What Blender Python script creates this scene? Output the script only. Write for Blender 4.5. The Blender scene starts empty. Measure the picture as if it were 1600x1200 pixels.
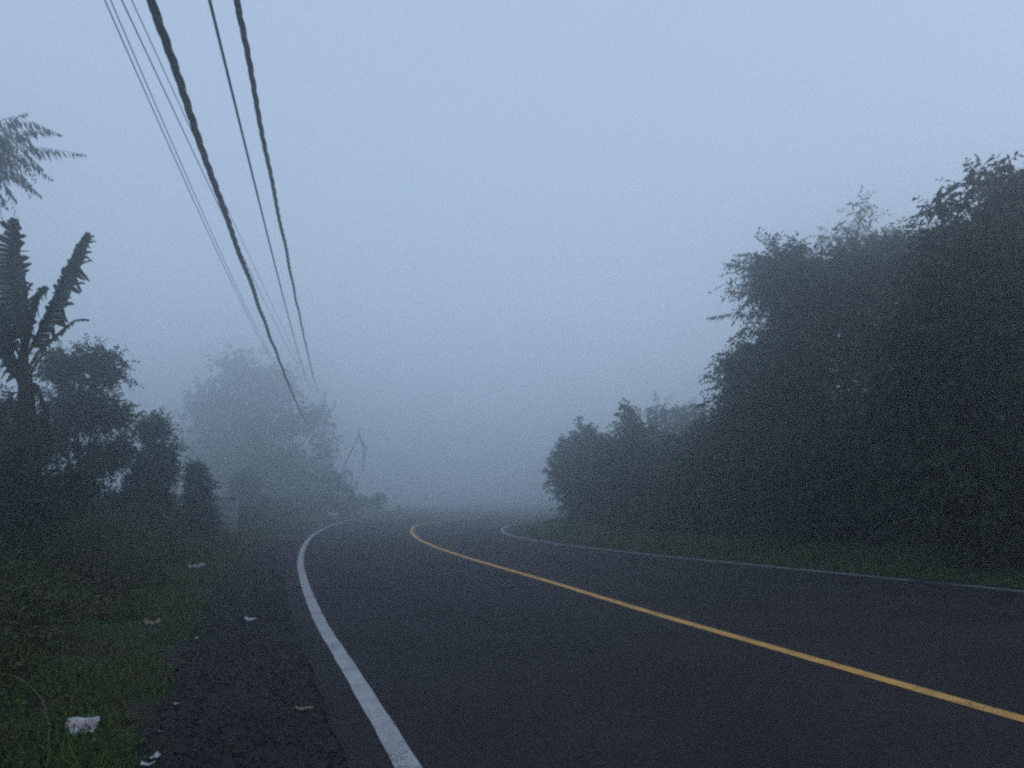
import bpy, math, random
import numpy as np
from mathutils import Vector, Matrix

C = bpy.context.scene
COL = C.collection
R = math.radians
rng = np.random.default_rng(7)
random.seed(7)

# ------------------------------------------------------------------ camera
PITCH = R(8.16)
EYE = 1.4
F = 1256.0                        # focal length in pixels of the 1600 wide photograph
cam_d = bpy.data.cameras.new('camera')
cam_d.sensor_width = 36.0
cam_d.lens = 36.0 * F / 1600.0
cam_d.clip_start = 0.05
cam_d.clip_end = 2000
cam = bpy.data.objects.new('camera', cam_d)
COL.objects.link(cam)
cam.location = (0, 0, EYE)
cam.rotation_euler = (R(90) + PITCH, 0, 0)
C.camera = cam

# ------------------------------------------------------------------ world, sun, exposure
SUN_EL, SUN_ROT = R(12), R(70)
w = bpy.data.worlds.new('World')
C.world = w
w.use_nodes = True
nt = w.node_tree
nt.nodes.clear()
out = nt.nodes.new('ShaderNodeOutputWorld')
bg = nt.nodes.new('ShaderNodeBackground')
sky = nt.nodes.new('ShaderNodeTexSky')
sky.sky_type = 'NISHITA'
sky.sun_disc = False
sky.sun_elevation = SUN_EL
sky.sun_rotation = SUN_ROT
sky.air_density = 1.4
sky.dust_density = 2.0
sky.ozone_density = 2.0
mix = nt.nodes.new('ShaderNodeMix')
mix.data_type = 'RGBA'
mix.inputs[0].default_value = 0.88          # the cloud sheet that covers the clear sky
mix.inputs[7].default_value = (3.14, 4.02, 5.45, 1)
nt.links.new(sky.outputs[0], mix.inputs[6])
nt.links.new(mix.outputs[2], bg.inputs[0])
bg.inputs[1].default_value = 0.1
nt.links.new(bg.outputs[0], out.inputs[0])

sd = bpy.data.lights.new('sun', 'SUN')
sd.energy = 0.12
sd.angle = R(40)
sd.color = (1.0, 0.96, 0.92)
sun = bpy.data.objects.new('sun', sd)
COL.objects.link(sun)
sun.rotation_euler = (R(90) - R(50), 0, R(180) - SUN_ROT)

C.view_settings.view_transform = 'Standard'
C.view_settings.look = 'None'
C.view_settings.gamma = 1.0
C.view_settings.exposure = 0.6
C.view_settings.use_curve_mapping = False
C.render.engine = 'CYCLES'
C.cycles.volume_bounces = 12
C.cycles.max_bounces = 13
C.cycles.diffuse_bounces = 2
C.cycles.glossy_bounces = 1
C.cycles.transmission_bounces = 1
C.cycles.transparent_max_bounces = 4
C.cycles.use_denoising = False
C.cycles.filter_width = 2.4
C.cycles.caustics_reflective = False
C.cycles.caustics_refractive = False

# ------------------------------------------------------------------ geometry helpers
CP, SP = math.cos(PITCH), math.sin(PITCH)


def ray(px, py):
    a, b = px - 800.0, 600.0 - py
    return a, F * CP - b * SP, F * SP + b * CP


def at(px, py, Y):
    a, f, u = ray(px, py)
    return Vector((a / f * Y, Y, EYE + u / f * Y))


def gr(px, py, z=0.0):
    a, f, u = ray(px, py)
    t = (z - EYE) / u
    return Vector((a * t, f * t, z))


def tag(o, label=None, cat=None, group=None, kind=None):
    if label: o['label'] = label
    if cat: o['category'] = cat
    if group: o['group'] = group
    if kind: o['kind'] = kind
    return o


def empty(name, loc, label, cat, group=None):
    o = bpy.data.objects.new(name, None)
    COL.objects.link(o)
    o.location = loc
    o.empty_display_size = 0.3
    return tag(o, label, cat, group)


def mesh_np(name, V, faces_flat, starts, totals, mat, parent=None, smooth=False):
    """V is in world coordinates; a child mesh is moved into its parent's frame."""
    V = np.asarray(V, dtype=np.float64)
    if parent is not None:
        V = V - np.array(parent.location)
    me = bpy.data.meshes.new(name)
    me.vertices.add(len(V))
    me.vertices.foreach_set('co', V.astype(np.float32).ravel())
    me.loops.add(len(faces_flat))
    me.loops.foreach_set('vertex_index', np.asarray(faces_flat, dtype=np.int32))
    me.polygons.add(len(starts))
    me.polygons.foreach_set('loop_start', np.asarray(starts, dtype=np.int32))
    me.polygons.foreach_set('loop_total', np.asarray(totals, dtype=np.int32))
    if smooth:
        me.polygons.foreach_set('use_smooth', np.ones(len(starts), dtype=bool))
    me.update(calc_edges=True)
    me.materials.append(mat)
    o = bpy.data.objects.new(name, me)
    COL.objects.link(o)
    if parent is not None:
        o.parent = parent
    return o


class MB:
    """collects vertices and faces of one mesh, in world coordinates"""
    def __init__(s):
        s.v, s.f = [], []

    def add(s, vs, fs):
        n = len(s.v)
        s.v += [tuple(p) for p in vs]
        s.f += [tuple(i + n for i in f) for f in fs]

    def tube(s, pts, radii, seg=8, cap=True, twist=0.0):
        pts = [Vector(p) for p in pts]
        n = len(pts)
        rings = []
        up = Vector((0, 0, 1))
        for i, p in enumerate(pts):
            d = (pts[min(i + 1, n - 1)] - pts[max(i - 1, 0)])
            if d.length < 1e-9: d = Vector((0, 0, 1))
            d.normalize()
            ref = up if abs(d.z) < 0.95 else Vector((1, 0, 0))
            a = d.cross(ref).normalized()
            b = d.cross(a).normalized()
            r = radii[i] if hasattr(radii, '__len__') else radii
            rings.append([p + (a * math.cos(2 * math.pi * k / seg + twist) + b * math.sin(2 * math.pi * k / seg + twist)) * r for k in range(seg)])
        vs = [q for ring in rings for q in ring]
        fs = []
        for i in range(n - 1):
            for k in range(seg):
                k2 = (k + 1) % seg
                fs.append((i * seg + k, i * seg + k2, (i + 1) * seg + k2, (i + 1) * seg + k))
        if cap:
            fs.append(tuple(range(seg))[::-1])
            fs.append(tuple((n - 1) * seg + k for k in range(seg)))
        s.add(vs, fs)
        return s

    def box(s, c, size, rz=0.0, taper=1.0):
        cx, cy, cz = c
        hx, hy, hz = size[0] / 2, size[1] / 2, size[2] / 2
        cs, sn = math.cos(rz), math.sin(rz)
        vs = []
        for dz, t in ((-hz, 1.0), (hz, taper)):
            for dx, dy in ((-hx, -hy), (hx, -hy), (hx, hy), (-hx, hy)):
                x, y = dx * t, dy * t
                vs.append((cx + x * cs - y * sn, cy + x * sn + y * cs, cz + dz))
        s.add(vs, [(3, 2, 1, 0), (4, 5, 6, 7), (0, 1, 5, 4), (1, 2, 6, 5), (2, 3, 7, 6), (3, 0, 4, 7)])
        return s

    def build(s, name, mat, parent=None, smooth=False, bevel=0):
        flat, st, tot = [], [], []
        for f in s.f:
            st.append(len(flat)); tot.append(len(f)); flat += f
        o = mesh_np(name, s.v, flat, st, tot, mat, parent, smooth)
        if bevel:
            m = o.modifiers.new('bevel', 'BEVEL'); m.width = bevel; m.segments = 2
        return o


# ------------------------------------------------------------------ materials
def mat(name, col, rough=0.8, col2=None, scale=5.0, detail=6.0, bump=0.0, bscale=None, island=0.0, spec=0.15,
        lo=0.35, hi=0.65, trans=0.0, coord='Object', hue=0.0):
    m = bpy.data.materials.new(name)
    m.use_nodes = True
    n, l = m.node_tree.nodes, m.node_tree.links
    b = n['Principled BSDF']
    b.inputs['Roughness'].default_value = rough
    b.inputs['Specular IOR Level'].default_value = spec
    b.inputs['Base Color'].default_value = (*col, 1)
    tc = n.new('ShaderNodeTexCoord')
    src = None
    if col2 is not None:
        nz = n.new('ShaderNodeTexNoise')
        nz.inputs['Scale'].default_value = scale
        nz.inputs['Detail'].default_value = detail
        nz.inputs['Roughness'].default_value = 0.62
        l.new(tc.outputs[coord], nz.inputs['Vector'])
        rp = n.new('ShaderNodeValToRGB')
        rp.color_ramp.elements[0].position = lo
        rp.color_ramp.elements[1].position = hi
        rp.color_ramp.elements[0].color = (*col, 1)
        rp.color_ramp.elements[1].color = (*col2, 1)
        l.new(nz.outputs[0], rp.inputs[0])
        src = rp.outputs[0]
    if island:
        g = n.new('ShaderNodeNewGeometry')
        mr = n.new('ShaderNodeMapRange')
        mr.inputs[3].default_value = 1 - island
        mr.inputs[4].default_value = 1 + island
        l.new(g.outputs['Random Per Island'], mr.inputs[0])
        hs = n.new('ShaderNodeHueSaturation')
        l.new(mr.outputs[0], hs.inputs['Value'])
        if hue:
            mr2 = n.new('ShaderNodeMapRange')
            mr2.inputs[3].default_value = 0.5 - hue
            mr2.inputs[4].default_value = 0.5 + hue
            mp = n.new('ShaderNodeMath'); mp.operation = 'FRACT'
            mm = n.new('ShaderNodeMath'); mm.operation = 'MULTIPLY'; mm.inputs[1].default_value = 17.3
            l.new(g.outputs['Random Per Island'], mm.inputs[0]); l.new(mm.outputs[0], mp.inputs[0])
            l.new(mp.outputs[0], mr2.inputs[0]); l.new(mr2.outputs[0], hs.inputs['Hue'])
        if src: l.new(src, hs.inputs['Color'])
        else: hs.inputs['Color'].default_value = (*col, 1)
        src = hs.outputs[0]
    if src: l.new(src, b.inputs['Base Color'])
    if bump:
        nb = n.new('ShaderNodeTexNoise')
        nb.inputs['Scale'].default_value = bscale or scale * 3
        nb.inputs['Detail'].default_value = 8
        l.new(tc.outputs[coord], nb.inputs['Vector'])
        bp = n.new('ShaderNodeBump')
        bp.inputs['Strength'].default_value = bump
        bp.inputs['Distance'].default_value = 0.02
        l.new(nb.outputs[0], bp.inputs['Height'])
        l.new(bp.outputs[0], b.inputs['Normal'])
    return m


M = {}
M['soil'] = mat('soil', (0.022, 0.018, 0.013), 0.95, (0.024, 0.030, 0.013), scale=1.2, bump=0.6, bscale=30, lo=0.3, hi=0.7)
M['gravel'] = mat('shoulder_gravel', (0.014, 0.012, 0.013), 0.95, (0.026, 0.022, 0.022), scale=5, bump=0.5, bscale=60, lo=0.3, hi=0.75)
M['leaf_dark'] = mat('leaf_dark', (0.028, 0.050, 0.018), 0.6, (0.024, 0.026, 0.015), scale=0.7, island=0.45, hue=0.02)
M['leaf_mid'] = mat('leaf_mid', (0.042, 0.080, 0.026), 0.6, (0.026, 0.048, 0.020), scale=0.6, island=0.45, hue=0.025)
M['leaf_olive'] = mat('leaf_olive', (0.055, 0.078, 0.026), 0.65, (0.035, 0.055, 0.020), scale=0.8, island=0.4, hue=0.03)
M['leaf_blue'] = mat('leaf_blue', (0.028, 0.058, 0.034), 0.6, (0.022, 0.042, 0.025), scale=0.8, island=0.4, hue=0.02)
M['weed'] = mat('weed', (0.044, 0.068, 0.015), 0.7, (0.078, 0.054, 0.019), scale=1.6, island=0.5, hue=0.03, lo=0.4, hi=0.65)
M['grass'] = mat('grass', (0.056, 0.105, 0.020), 0.7, (0.095, 0.080, 0.026), scale=1.1, island=0.45, hue=0.02, lo=0.45, hi=0.7)
M['litterleaf'] = mat('dead_leaf', (0.060, 0.036, 0.018), 0.8, island=0.7)
M['cover'] = mat('cover_leaf', (0.045, 0.085, 0.02), 0.7, (0.07, 0.08, 0.02), scale=1.5, island=0.5, hue=0.03)
M['bark'] = mat('bark', (0.045, 0.038, 0.03), 0.9, (0.075, 0.065, 0.052), scale=9, bump=0.6)
M['banana'] = mat('banana_leaf', (0.028, 0.045, 0.022), 0.6, (0.03, 0.032, 0.02), scale=2.5, island=0.25, spec=0.2)
M['banana_dead'] = mat('banana_leaf_dry', (0.04, 0.03, 0.02), 0.85, (0.024, 0.018, 0.014), scale=4, island=0.3)
M['stem'] = mat('banana_stem', (0.022, 0.02, 0.016), 0.7, (0.035, 0.033, 0.02), scale=6, bump=0.4)
M['concrete'] = mat('concrete', (0.26, 0.26, 0.25), 0.9, (0.19, 0.19, 0.185), scale=4, bump=0.3)
M['wallpaint'] = mat('pale_plaster', (0.30, 0.33, 0.33), 0.9, (0.17, 0.20, 0.20), scale=2.2, bump=0.2)
M['cable'] = mat('cable_rubber', (0.022, 0.022, 0.024), 0.6, bump=0.0)
M['wire'] = mat('wire_metal', (0.11, 0.115, 0.12), 0.5)
M['steel'] = mat('galvanised_steel', (0.25, 0.26, 0.27), 0.5)
M['ceramic'] = mat('ceramic', (0.22, 0.12, 0.08), 0.3)
M['post'] = mat('post_dark', (0.06, 0.06, 0.065), 0.8)
M['postband'] = mat('post_band', (0.45, 0.45, 0.45), 0.7)
M['straw'] = mat('straw', (0.11, 0.11, 0.065), 0.8)


def paint_mat(name, col, worn, wear_at=0.60):
    """road paint, worn through to the asphalt in speckles"""
    m = bpy.data.materials.new(name)
    m.use_nodes = True
    n, l = m.node_tree.nodes, m.node_tree.links
    b = n['Principled BSDF']
    b.inputs['Roughness'].default_value = 0.7
    b.inputs['Specular IOR Level'].default_value = 0.2
    tc = n.new('ShaderNodeTexCoord')
    a = n.new('ShaderNodeTexNoise'); a.inputs['Scale'].default_value = 38; a.inputs['Detail'].default_value = 6; a.inputs['Roughness'].default_value = 0.7
    c = n.new('ShaderNodeTexNoise'); c.inputs['Scale'].default_value = 2.2; c.inputs['Detail'].default_value = 5
    l.new(tc.outputs['Object'], a.inputs['Vector']); l.new(tc.outputs['Object'], c.inputs['Vector'])
    s = n.new('ShaderNodeMath'); s.operation = 'ADD'
    k = n.new('ShaderNodeMath'); k.operation = 'MULTIPLY'; k.inputs[1].default_value = 0.45
    l.new(c.outputs[0], k.inputs[0]); l.new(a.outputs[0], s.inputs[0]); l.new(k.outputs[0], s.inputs[1])
    r = n.new('ShaderNodeValToRGB')
    r.color_ramp.elements[0].position = wear_at + 0.16
    r.color_ramp.elements[1].position = wear_at + 0.3
    r.color_ramp.elements[0].color = (*col, 1)
    r.color_ramp.elements[1].color = (*worn, 1)
    l.new(s.outputs[0], r.inputs[0])
    d = n.new('ShaderNodeTexNoise'); d.inputs['Scale'].default_value = 5; d.inputs['Detail'].default_value = 4
    l.new(tc.outputs['Object'], d.inputs['Vector'])
    mr = n.new('ShaderNodeMapRange'); mr.inputs[1].default_value = 0.3; mr.inputs[2].default_value = 0.7; mr.inputs[3].default_value = 0.78; mr.inputs[4].default_value = 1.08
    l.new(d.outputs[0], mr.inputs[0])
    hs = n.new('ShaderNodeHueSaturation'); l.new(mr.outputs[0], hs.inputs['Value']); l.new(r.outputs[0], hs.inputs['Color'])
    l.new(hs.outputs[0], b.inputs['Base Color'])
    return m


def asphalt_mat():
    m = bpy.data.materials.new('asphalt')
    m.use_nodes = True
    n, l = m.node_tree.nodes, m.node_tree.links
    b = n['Principled BSDF']
    b.inputs['Roughness'].default_value = 0.82
    b.inputs['Specular IOR Level'].default_value = 0.1
    tc = n.new('ShaderNodeTexCoord')
    a = n.new('ShaderNodeTexNoise'); a.inputs['Scale'].default_value = 0.55; a.inputs['Detail'].default_value = 5
    v = n.new('ShaderNodeTexVoronoi'); v.inputs['Scale'].default_value = 60
    l.new(tc.outputs['Object'], a.inputs['Vector']); l.new(tc.outputs['Object'], v.inputs['Vector'])
    r = n.new('ShaderNodeValToRGB')
    r.color_ramp.elements[0].position = 0.3; r.color_ramp.elements[1].position = 0.72
    r.color_ramp.elements[0].color = (0.0145, 0.0125, 0.0150, 1); r.color_ramp.elements[1].color = (0.024, 0.0215, 0.0245, 1)
    l.new(a.outputs[0], r.inputs[0])
    mx = n.new('ShaderNodeMix'); mx.data_type = 'RGBA'; mx.blend_type = 'MULTIPLY'; mx.inputs[0].default_value = 0.8
    cr = n.new('ShaderNodeValToRGB')
    cr.color_ramp.elements[0].color = (0.3, 0.3, 0.3, 1); cr.color_ramp.elements[1].color = (1.9, 1.85, 1.9, 1)
    l.new(v.outputs['Color'], cr.inputs[0])
    l.new(r.outputs[0], mx.inputs[6]); l.new(cr.outputs[0], mx.inputs[7])
    l.new(mx.outputs[2], b.inputs['Base Color'])
    bp = n.new('ShaderNodeBump'); bp.inputs['Strength'].default_value = 0.5; bp.inputs['Distance'].default_value = 0.006
    l.new(v.outputs['Distance'], bp.inputs['Height']); l.new(bp.outputs[0], b.inputs['Normal'])
    return m


M['asphalt'] = asphalt_mat()
M['white'] = paint_mat('road_paint_white', (0.36, 0.36, 0.36), (0.07, 0.07, 0.07))
M['yellow'] = paint_mat('road_paint_yellow', (0.66, 0.35, 0.09), (0.12, 0.08, 0.05))

# ------------------------------------------------------------------ the road's course, traced on flat ground
LEFT = [gr(*p) for p in ((652, 1215), (640, 1198), (585, 1110), (543, 1040), (500, 975), (478, 920), (468, 885), (471, 860), (485, 838), (513, 822), (545, 813), (580, 806.5))]
MID = [gr(*p) for p in ((1600, 1125), (1400, 1068), (1200, 1010), (1000, 953), (850, 906), (722, 870), (662, 848), (644, 836), (642, 826), (652, 820), (685, 814))]
RIGHT = [gr(*p) for p in ((1600, 924), (1400, 905), (1180, 883), (1000, 866), (860, 849), (800, 839), (781, 830), (786, 824), (812, 818))]


def course(pts, pre, post):
    """x as a smooth function of y"""
    ys = [p[1] for p in pre] + [p.y for p in pts] + [p[1] for p in post]
    xs = [p[0] for p in pre] + [p.x for p in pts] + [p[0] for p in post]
    yy = np.concatenate([np.arange(-40, 80, 0.25), np.arange(80, 420, 2.0)])
    xx = np.interp(yy, ys, xs)
    k = np.exp(-np.linspace(-2, 2, 13) ** 2); k /= k.sum()          # slight smoothing, stretched with distance
    pad = np.pad(xx, 6, mode='edge')
    sm = np.convolve(pad, k, 'valid')
    wgt = np.clip((yy - 3) / 25, 0, 1)
    sm2 = np.convolve(np.pad(xx, 15, mode='edge'), np.ones(31) / 31, 'valid')
    res = sm * (1 - wgt) + sm2 * wgt
    res[yy < -35] = xx[yy < -35]
    return lambda y: np.interp(y, yy, res)


XL = course(LEFT, [(10.5, -40), (0.62, 0)], [(-11.6, 80), (-8, 110), (4, 150), (60, 260), (120, 420)])
XM = course(MID, [(18.5, -40), (4.4, 2)], [(-2.6, 66), (2, 84), (9, 110), (24, 150), (80, 260), (140, 420)])
XR = course(RIGHT, [(32, -40), (11.6, 5)], [(3.4, 60), (8.5, 80), (18, 105), (36, 145), (100, 260), (160, 420)])


def nz(x, y, s=0):
    """cheap smooth noise in -1..1"""
    return (np.sin(x * 1.3 + 2.1 * s + 1.7 * np.sin(y * 0.9 + s)) * 0.5 + np.sin(y * 1.7 + s * 1.3 + 1.3 * np.sin(x * 1.9 - s)) * 0.3
            + np.sin(x * 4.1 + y * 3.3 + s) * 0.12 + np.sin(x * 7.3 - y * 6.1 + s * 2) * 0.08)


def sst(a, b, v):
    t = np.clip((v - a) / (b - a), 0, 1)
    return t * t * (3 - 2 * t)


def ground_z(x, y):
    x = np.asarray(x, float); y = np.asarray(y, float)
    ol = XL(y) - 1.4 - x
    orr = x - (XR(y) + 0.8)
    z = np.full(np.broadcast(x, y).shape, -0.05)
    zl = 0.05 * sst(-0.1, 0.3, ol) + 0.30 * sst(0.3, 3.2, ol) + 0.05 * nz(x * 1.4, y * 1.4) * sst(0, 1, ol) + 0.12 * nz(x * .5, y * .5, 3) * sst(1, 5, ol)
    zr = 0.06 * sst(-0.1, 0.4, orr) + 0.25 * sst(0.3, 2.2, orr) + 3.2 * sst(2.0, 8.5, orr) + 2.2 * sst(7, 20, orr) + (0.06 + 0.3 * sst(2, 6, orr)) * nz(x * .8, y * .8, 5) * sst(0, 1, orr)
    fade = 1 - sst(60, 110, y)
    return z + zl * (0.3 + 0.7 * fade) + zr * (0.25 + 0.75 * fade)


# ------------------------------------------------------------------ ground
def axis(segs):
    out = [segs[0][0]]
    for a, b, s in segs:
        n = max(1, int(round((b - a) / s)))
        out += list(np.linspace(a, b, n + 1)[1:])
    return np.array(out)


def grid_mesh(name, X, Y, Z, m, smooth=True):
    nx, ny = X.shape[1], X.shape[0]
    V = np.stack([X.ravel(), Y.ravel(), Z.ravel()], 1)
    i, j = np.meshgrid(np.arange(nx - 1), np.arange(ny - 1))
    a = (j * nx + i).ravel()
    f = np.stack([a, a + 1, a + nx + 1, a + nx], 1)
    return mesh_np(name, V, f.ravel(), np.arange(len(f)) * 4, np.full(len(f), 4), m, smooth=smooth)


gx = axis([(-300, -60, 12), (-60, -16, 1.5), (-16, 22, 0.25), (22, 60, 1.5), (60, 300, 12)])
gy = axis([(-60, -4, 3), (-4, 45, 0.3), (45, 110, 1.5), (110, 400, 12)])
GX, GY = np.meshgrid(gx, gy)
g = grid_mesh('ground', GX, GY, ground_z(GX, GY), M['soil'])
tag(g, kind='structure')


def strip(name, fa, fb, za, m, ys, nacross=2, noise=0.0):
    t = np.linspace(0, 1, nacross)
    A, B = fa(ys), fb(ys)
    X = A[:, None] * (1 - t) + B[:, None] * t
    Y = np.repeat(ys[:, None], nacross, 1)
    Z = np.full_like(X, za)
    if noise:
        Z = Z + noise * nz(X * 3, Y * 3, 2) * np.sin(t * math.pi)
    return grid_mesh(name, X, Y, Z, m)


YS = axis([(-40, 0, 2), (0, 70, 0.25), (70, 420, 3)])
tag(strip('shoulder', lambda y: XL(y) - 1.5 + 0.13 * nz(y * 1.7, y * .6, 1), lambda y: XL(y) - 0.1, -0.012, M['gravel'], YS, 14, 0.012), kind='structure')
tag(strip('shoulder', lambda y: XR(y) + 0.1, lambda y: XR(y) + 0.95 + 0.15 * nz(y * 1.1, y, 4), -0.012, M['gravel'], YS, 8, 0.01), kind='structure')
tag(strip('road', lambda y: XL(y) - 0.32 + 0.035 * nz(y * 3, y * 2, 8), lambda y: XR(y) + 0.22 + 0.03 * nz(y * 3, y * 2, 9), 0.0, M['asphalt'], YS, 6), kind='structure')


def heading_w(fn, ys, wd):
    """horizontal width that gives a true width wd across a line running along fn"""
    dx = (fn(ys + 0.5) - fn(ys - 0.5))
    return wd * np.sqrt(1 + dx ** 2)


def line_strip(name, fn, wd, m, ys, label):
    fine = ys
    h = heading_w(fn, fine, wd) / 2
    e1 = 0.0025 * np.sin(fine * 5.0) + 0.0015 * np.sin(fine * 11.0)
    X = np.stack([fn(fine) - h + e1, fn(fine) + h + 0.0025 * np.sin(fine * 7.0 + 2)], 1)
    Y = np.stack([fine, fine], 1)
    o = grid_mesh(name, X, Y, np.full_like(X, 0.005), m)
    return tag(o, kind='structure')


YF = axis([(-40, 0, 2), (0, 75, 0.08), (75, 420, 3)])
line_strip('edge_marking', XL, 0.135, M['white'], YF, '')
line_strip('centre_marking', XM, 0.145, M['yellow'], YF, '')
line_strip('edge_marking', XR, 0.12, M['white'], YF[(YF > 14.3) & (YF < 43)], '')
line_strip('edge_marking', XR, 0.12, M['white'], YF[YF < 13.6], '')
line_strip('edge_marking', lambda y: XR(y) + 0.03, 0.035, M['white'], YF[(YF > 13.5) & (YF < 14.35)], '')


# ------------------------------------------------------------------ foliage
def norm(a):
    return a / np.maximum(np.linalg.norm(a, axis=1, keepdims=True), 1e-9)


def leaves_mesh(name, P, D, L, W, m, parent=None, droop=0.0, N=None):
    """rhombic folded leaves: P base points, D directions, L lengths, W widths"""
    n = len(P)
    D = norm(D)
    if N is None:
        N = rng.normal(size=(n, 3)); N[:, 2] += 0.8
    S = norm(np.cross(D, N))
    U = norm(np.cross(S, D))
    mid = P + D * (L * 0.48)[:, None]
    tip = P + D * L[:, None]
    tip[:, 2] -= droop * L
    sid = S * (W * 0.5)[:, None]
    fold = U * (W * 0.14)[:, None]
    V = np.stack([P, mid + sid + fold, tip, mid - sid + fold], 1).reshape(-1, 3)
    f = np.arange(4 * n)
    return mesh_np(name, V, f, np.arange(n) * 4, np.full(n, 4), m, parent)


def sprig_field(lobes, n_sprig, k, slen, llen, lw, up=0.15, out=0.9, droop=0.25, shell=(0.45, 1.05), angle=0.9, rand=0.6, flat=0.0):
    """sprigs set through a crown of lobes (centre, radii); leaves alternate along each sprig"""
    vol = np.array([l[1][0] * l[1][2] for l in lobes]); pr = vol / vol.sum()
    idx = rng.choice(len(lobes), n_sprig, p=pr)
    Cn = np.array([l[0] for l in lobes])[idx]
    Rd = np.array([l[1] for l in lobes])[idx]
    u = norm(rng.normal(size=(n_sprig, 3)))
    # clumps: pull directions towards a few random clump axes
    r = rng.uniform(shell[0], shell[1], n_sprig) ** 0.7
    ph = u[:, 0] * 5 + idx * 1.7
    r *= 0.86 + 0.16 * np.sin(ph + 3 * u[:, 2]) + 0.12 * np.sin(7 * u[:, 1] + idx * 2.3) + 0.10 * np.sin(11 * u[:, 2] + 9 * u[:, 0] + idx)
    P0 = Cn + u * Rd * r[:, None]
    D = u * out + rng.normal(size=(n_sprig, 3)) * rand
    D[:, 2] += up
    D = norm(D)
    sl = slen * rng.uniform(0.5, 1.3, n_sprig)
    t = (np.arange(k) + 0.5) / k
    pts = P0[:, None, :] + D[:, None, :] * (sl[:, None] * t[None, :])[:, :, None]
    pts[:, :, 2] -= droop * sl[:, None] * t[None, :] ** 2
    side = norm(np.cross(D, rng.normal(size=(n_sprig, 3)) * 0.6 + np.array([0, 0, 1.0])))
    sgn = np.where(np.arange(k) % 2 == 0, 1.0, -1.0)
    LD = D[:, None, :] * math.cos(angle) + side[:, None, :] * (sgn * math.sin(angle))[None, :, None]
    LD = LD + rng.normal(size=LD.shape) * 0.22
    LD[:, :, 2] -= 0.15 + droop * 0.6
    LL = llen * rng.uniform(0.6, 1.25, (n_sprig, k)) * (1 - 0.35 * t[None, :])
    LW = lw * rng.uniform(0.7, 1.2, (n_sprig, k))
    return pts.reshape(-1, 3), LD.reshape(-1, 3), LL.ravel(), LW.ravel(), P0, D, sl, Cn


def lob(spec, Y, depth=1.0, jit=0.25):
    out = []
    for (px, py, rp) in spec[:]:
        if isinstance(rp, tuple): rx, rz = rp
        else: rx = rz = rp
        yy = Y + rng.uniform(-1, 1) * jit * rx * Y / F * 2
        c = at(px, py, yy)
        s = yy / F
        out.append((np.array(c), np.array([rx * s, (rx + rz) / 2 * s * depth, rz * s])))
    return out


def plant(name, label, cat, Y, spec, m, n=500, k=10, slen=0.7, llen=0.17, lw=0.07, depth=1.0, base=None, trunk_r=0.09,
          droop=0.25, angle=0.9, up=0.15, group=None, stems=1, shell=(0.35, 1.05), rand=0.6, out=0.9, extra=None, limbs=True):
    lobes = lob(spec, Y, depth)
    if extra: lobes += extra
    cs = np.array([l[0] for l in lobes])
    if base is None:
        bx, by = cs[:, 0].mean(), cs[:, 1].mean()
    else:
        bx, by = base
    bz = float(ground_z(bx, by))
    root = empty(name, (bx, by, bz), label, cat, group)
    P, D, L, W, S0, SD, SL, SC = sprig_field(lobes, n, k, slen, llen, lw, up=up, droop=droop, angle=angle, shell=shell, rand=rand, out=out)
    # an inner fill of larger leaves, so that the crown's heart is dense
    q = max(200, n)
    vol = np.array([l[1][0] * l[1][2] for l in lobes]); idx = rng.choice(len(lobes), q, p=vol / vol.sum())
    ctr = np.array([l[0] for l in lobes])[idx]; rd = np.array([l[1] for l in lobes])[idx]
    P2 = ctr + norm(rng.normal(size=(q, 3))) * rd * (rng.uniform(0, 0.75, q) ** 0.6)[:, None]
    P = np.concatenate([P, P2]); D = np.concatenate([D, rng.normal(size=(q, 3))])
    L = np.concatenate([L, rng.uniform(1.2, 2.2, q) * llen]); W = np.concatenate([W, rng.uniform(1.5, 2.6, q) * lw])
    gz = ground_z(P[:, 0], P[:, 1])
    ok = P[:, 2] > gz + 0.03
    leaves_mesh('crown', P[ok], D[ok], L[ok], W[ok], m, root, droop=0.15)
    # trunk and limbs
    tb = MB()
    top = cs[np.argmax(cs[:, 2])]
    low = Vector((bx, by, bz - 0.15))
    fork = Vector((bx * 0.6 + cs[:, 0].mean() * 0.4, by * 0.6 + cs[:, 1].mean() * 0.4, bz + max(0.25, (cs[:, 2].mean() - bz) * 0.45)))
    tb.tube([low, (low + fork) / 2 + Vector((0.06, 0.02, 0)), fork], [trunk_r * 1.25, trunk_r, trunk_r * 0.85], 9)
    for l in lobes:
        c = Vector(l[0])
        mid = (fork + c) / 2 + Vector((rng.uniform(-.15, .15), rng.uniform(-.15, .15), 0.12 * (c - fork).length))
        st = fork + Vector((rng.uniform(-.02, .02), rng.uniform(-.02, .02), -0.03))
        tb.tube([st, mid, c, c + Vector((0, 0, l[1][2] * 0.5))], [trunk_r * 0.6, trunk_r * 0.42, trunk_r * 0.25, trunk_r * 0.1], 6)
    sel = rng.choice(len(S0), min(len(S0), 160), replace=False)
    for i in sel:
        a = Vector(S0[i]); d = Vector(SD[i]); s = SL[i]
        if a.z < float(ground_z(a.x, a.y)) + 0.1: continue
        sc = Vector(SC[i])
        tb.tube([sc, (sc + a) / 2 + Vector((0, 0, 0.06 * (a - sc).length)), a, a + d * s * 0.5 - Vector((0, 0, droop * s * .25)), a + d * s - Vector((0, 0, droop * s))], [0.02, 0.014, 0.010, 0.007, 0.003], 4, cap=False)
    tb.build('trunk', M['bark'], root)
    return root


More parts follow.
